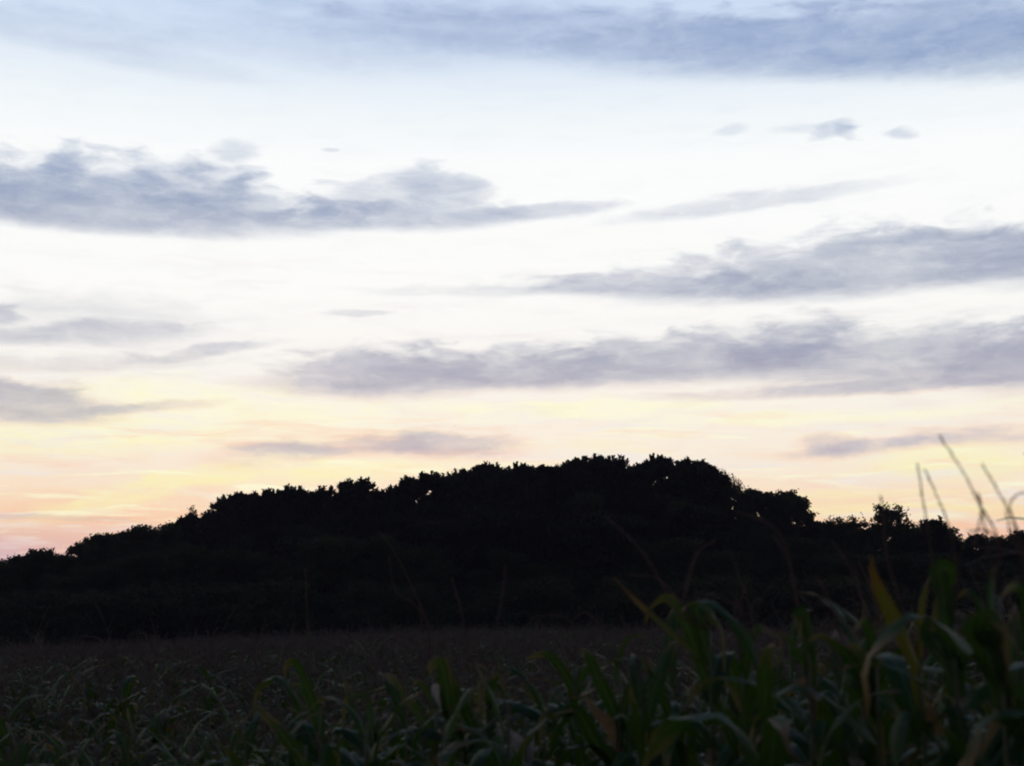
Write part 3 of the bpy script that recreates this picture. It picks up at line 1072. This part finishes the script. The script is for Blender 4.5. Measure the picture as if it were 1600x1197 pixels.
hp(1560, 930, 4.1, [([(1583, 1100), (1572, 1030), (1556, 987), (1522, 980), (1540, 1010), (1556, 1060)], 38, 'g'), ([(1598, 1025), (1570, 985), (1545, 960), (1530, 985), (1552, 1020)], 20, 'g'),
                    ([(1540, 900), (1556, 890), (1548, 925), (1552, 980)], 14, 'g')],
   [[(1468, 681), (1505, 738), (1532, 790), (1556, 832), (1562, 870)], [(1516, 830), (1540, 829), (1558, 850)], [(1522, 850), (1533, 800), (1530, 780)]],
   'corn plant carrying the tallest tassel, a long blurred stem leaning left against the pink sky')
hp(1606, 935, 4.1, [([(1530, 1190), (1560, 1120), (1590, 1085), (1604, 1110)], 28, 'g'), ([(1560, 940), (1580, 918), (1600, 930), (1604, 980)], 16, 'g')],
   [[(1535, 727), (1560, 768), (1588, 822), (1600, 860)], [(1608, 770), (1588, 774), (1578, 792), (1590, 835), (1600, 870)], [(1572, 800), (1580, 835), (1596, 870)]],
   'corn plant cut by the right edge, its tassel of several blurred stems')
hp(500, 1105, 7.4, [([(444, 1062), (446, 1042), (460, 1036), (475, 1067), (495, 1117), (500, 1155)], 17, 'g')], [], 'corn plant left of the middle with a hooked leaf tip standing above its neighbours')
hp(478, 1165, 6.9, [([(392, 1095), (423, 1128), (450, 1160), (474, 1196)], 24, 'g')], [], 'low corn plant at the bottom with a wide blade slanting up to the left')
hp(682, 1110, 7.2, [([(595, 1052), (613, 1059), (633, 1092), (658, 1122), (676, 1150)], 16, 'g')],
   [], 'corn plant with a straight blue-grey blade slanting up to the left')
hp(724, 1105, 7.0, [([(676, 1062), (673, 1044), (687, 1035), (696, 1060), (702, 1110), (718, 1168)], 22, 'g'), ([(696, 1028), (708, 1067), (728, 1110), (740, 1150)], 15, 'g'),
                    ([(690, 1110), (678, 1082), (684, 1075), (700, 1120)], 10, 'p')],
   [[(706, 905), (718, 945), (728, 990), (733, 1040)]], 'corn plant with paired upright blades folded at the tip and a white husk scrap')
hp(585, 1110, 7.6, [([(536, 1145), (540, 1097), (553, 1087), (570, 1092), (581, 1140)], 15, 'g'), ([(610, 1165), (598, 1142), (585, 1145)], 12, 'g')], [],
   'corn plant with a rounded bow of a blade between the two slanting ones')
hp(766, 1060, 7.2, [([(752, 1140), (752, 1080), (758, 1062), (768, 1110)], 17, 'g'), ([(792, 1090), (780, 1058), (770, 1075)], 13, 'g')],
   [[(790, 884), (783, 940), (775, 985), (770, 1030)]], 'corn plant with one bolt-upright tassel stem at the middle')
hp(676, 1055, 8.6, [([(640, 1080), (652, 1065), (672, 1090)], 10, 'g')],
   [[(592, 830), (612, 855), (630, 888), (650, 932), (664, 962), (672, 1015)], [(608, 870), (613, 908), (622, 928), (645, 942), (668, 975)], [(655, 940), (660, 985), (670, 1020)]],
   'corn plant with a long tassel stem curving left, tallest of those left of the middle')
hp(482, 1060, 9.5, [([(450, 1085), (462, 1070), (480, 1100)], 9, 'g')], [[(477, 890), (479, 940), (481, 1000)]], 'corn plant with a faint thin vertical tassel in the left half')
hp(822, 1150, 6.8, [([(775, 1128), (795, 1150), (818, 1172)], 22, 'p'), ([(838, 1135), (828, 1155), (822, 1180)], 18, 'p')], [], 'corn plant with pale whitish husk leaves at the bottom middle')

# ---- the near part of the field: about 300 plants of their own
placed = list(HERO_POS)
cands = []
ROW, STEP = 0.72, 0.24
for r in range(-40, 60):
    for k in range(-10, 200):
        u, v = k * STEP, r * ROW
        a = rad(62)
        x = u * math.cos(a) - v * math.sin(a) + crng.gauss(0, 0.05) + 1.0
        y = u * math.sin(a) + v * math.cos(a) + crng.gauss(0, 0.05) + 2.0
        cands.append((x, y))


def in_field(x, y):
    return y + 1.0 * x > 5.6 and y > 3.9 and y < 108


near, far = [], []
for x, y in cands:
    if not in_field(x, y):
        continue
    d = math.hypot(x, y)
    inside = abs(x) < 0.40 * y + 0.4
    if any((x - a) ** 2 + (y - b) ** 2 < 0.12 ** 2 for a, b in placed):
        continue
    if inside and d < 13.5:
        near.append((d, x, y))
near.sort()
keep = near[:275]
near_r = keep[-1][0]
NEAR_SET = {(x, y) for _, x, y in keep}
for d, x, y in keep:
    s = crng.gauss(0.87 + 0.06 * min(1.0, max(0.0, x - 0.5)), 0.04)
    pxx = 800 + F * x / y
    if pxx > 1440 and y < 5.2:
        s *= 0.94
    corn_plant(x, y, crng, s)

# ---- the rest of the field: nobody could count it, one object
vcol = bpy.data.collections.new('field_plants')     # source shapes, not part of the scene itself


def simple_plant(seed, fine):
    rng = random.Random(seed)
    vs, fs, uvs, mi = [], [], [], []
    H = rng.uniform(1.88, 2.15)
    tube(vs, fs, [Vector((0, 0, -0.1)), Vector((0.01, 0, H * .5)), Vector((0, 0.01, H))], [0.015, 0.011, 0.005], 4)
    uvs += [(0, 0)] * (len(vs) - len(uvs))
    mi += [1] * (len(fs) - len(mi))
    a0 = rng.uniform(0, 3.1)
    for k in range(8):
        z = H - 0.08 - 0.17 * k
        a = a0 + math.pi * k + rng.gauss(0, .4)
        n = 8 if fine else 6
        L = rng.uniform(0.4, 0.6) if k < 2 else rng.uniform(0.7, 1.0)
        sp = leaf_spine(L, rng.uniform(1.0, 1.4), rng.uniform(0.8, 2.3), rng.choice([0, 0, 0.8]), n, rng)
        R_ = Matrix.Rotation(a, 3, 'Z')
        sp = [R_ @ q + Vector((0, 0, z)) for q in sp]
        sd = R_ @ Vector((0, 1, 0.15 * rng.uniform(-1, 1)))
        ribbon(vs, fs, uvs, sp, [sd] * n, 0.065 if k < 2 else rng.uniform(0.10, 0.14), 0.3, rng, 2, 0.12)
        m_ = 0 if rng.random() < 0.8 else (3 if rng.random() < 0.5 else 4)
        mi += [m_] * (len(fs) - len(mi))
    for j, pp in enumerate(tassel_paths(rng, rng.uniform(0.34, 0.54) if seed < 406 else rng.uniform(0.7, 0.85), 7)):
        pp = [q + Vector((0, 0, H - 0.05)) for q in pp[::2] + [pp[-1]]]
        tube(vs, fs, pp, [0.003, 0.005, 0.005, 0.004, 0.002][:len(pp)], 3)
    uvs += [(0, 0)] * (len(vs) - len(uvs))
    mi += [2] * (len(fs) - len(mi))
    return mesh_of('field_corn', vs, fs, [M['leaf'], M['stalk'], M['tassel'], M['yellow'], M['dry']], uvs, True, mi)


for k in range(8):
    vcol.objects.link(bpy.data.objects.new('field_corn', simple_plant(400 + k, True)))

pts, rot, scl, idx = [], [], [], []
frng = random.Random(77)
r = 0
for v in np.arange(-110, 110, 0.76):
    y = 3.9
    u = -40.0
    a = rad(62)
    while u < 190:
        x = u * math.cos(a) - v * math.sin(a) + frng.gauss(0, 0.07)
        y = u * math.sin(a) + v * math.cos(a) + frng.gauss(0, 0.07)
        u += 0.24
        if not in_field(x, y) or abs(x) > 0.52 * y + 4:
            continue
        d = math.hypot(x, y)
        if d < near_r + 0.1 and abs(x) < 0.40 * y + 0.4:
            continue
        pts.append((x, y, g(x, y)))
        rot.append((frng.gauss(0, .06), frng.gauss(-0.03, .07), frng.uniform(-0.6, 0.6) + (math.pi if frng.random() < .5 else 0)))
        scl.append(frng.gauss(0.93, 0.075 + 0.05 * (y > 80)))
        idx.append(frng.randrange(8))
pm = bpy.data.meshes.new('corn_field')
pm.from_pydata(pts, [], [])
pm.attributes.new('rot', 'FLOAT_VECTOR', 'POINT').data.foreach_set('vector', np.array(rot, dtype=np.float32).ravel())
pm.attributes.new('scl', 'FLOAT', 'POINT').data.foreach_set('value', np.array(scl, dtype=np.float32))
pm.attributes.new('pick', 'INT', 'POINT').data.foreach_set('value', np.array(idx, dtype=np.int32))
field = link('corn_field', pm)
field['kind'] = 'stuff'
field['label'] = 'dense field of ripening corn with brown tassels stretching back to the wood'
field['category'] = 'cornfield'
gt = bpy.data.node_groups.new('spread_corn', 'GeometryNodeTree')
gt.interface.new_socket('Geometry', in_out='INPUT', socket_type='NodeSocketGeometry')
gt.interface.new_socket('Geometry', in_out='OUTPUT', socket_type='NodeSocketGeometry')
gi, go = gt.nodes.new('NodeGroupInput'), gt.nodes.new('NodeGroupOutput')
ci = gt.nodes.new('GeometryNodeCollectionInfo')
ci.inputs['Collection'].default_value = vcol
ci.inputs['Separate Children'].default_value = True
ci.inputs['Reset Children'].default_value = True
ip = gt.nodes.new('GeometryNodeInstanceOnPoints')
ip.inputs['Pick Instance'].default_value = True


def attr(name, typ):
    nd = gt.nodes.new('GeometryNodeInputNamedAttribute')
    nd.data_type = typ
    nd.inputs['Name'].default_value = name
    return nd.outputs[0]


gt.links.new(gi.outputs[0], ip.inputs['Points'])
gt.links.new(ci.outputs[0], ip.inputs['Instance'])
gt.links.new(attr('pick', 'INT'), ip.inputs['Instance Index'])
gt.links.new(attr('rot', 'FLOAT_VECTOR'), ip.inputs['Rotation'])
gt.links.new(attr('scl', 'FLOAT'), ip.inputs['Scale'])
gt.links.new(ip.outputs[0], go.inputs[0])
mod = field.modifiers.new('spread', 'NODES')
mod.node_group = gt
print('FIELD', len(pts), 'near', len(keep), 'r', near_r)


# ================================================================== thin violet volume, added to lift the blacks of the wood
hv = [(x, y, z) for x in (-420, 420) for y in (-40, 460) for z in (-8, 30)]
hf = [(0, 1, 3, 2), (4, 6, 7, 5), (0, 4, 5, 1), (2, 3, 7, 6), (0, 2, 6, 4), (1, 5, 7, 3)]
hm, HN = material('black_lift_volume')
pv = HN.n('ShaderNodeVolumePrincipled')
pv.inputs['Color'].default_value = (0.93, 0.84, 1.0, 1)
pv.inputs['Density'].default_value = 0.00016
ho = HN.n('ShaderNodeOutputMaterial')
hm.node_tree.links.new(pv.outputs[0], ho.inputs['Volume'])
added_haze = link('added_haze', mesh_of('added_haze', hv, hf, hm, smooth=False))
added_haze['kind'] = 'stuff'
added_haze['label'] = 'thin violet volume added to lift the dark tones of the wood'
added_haze['category'] = 'added_haze'
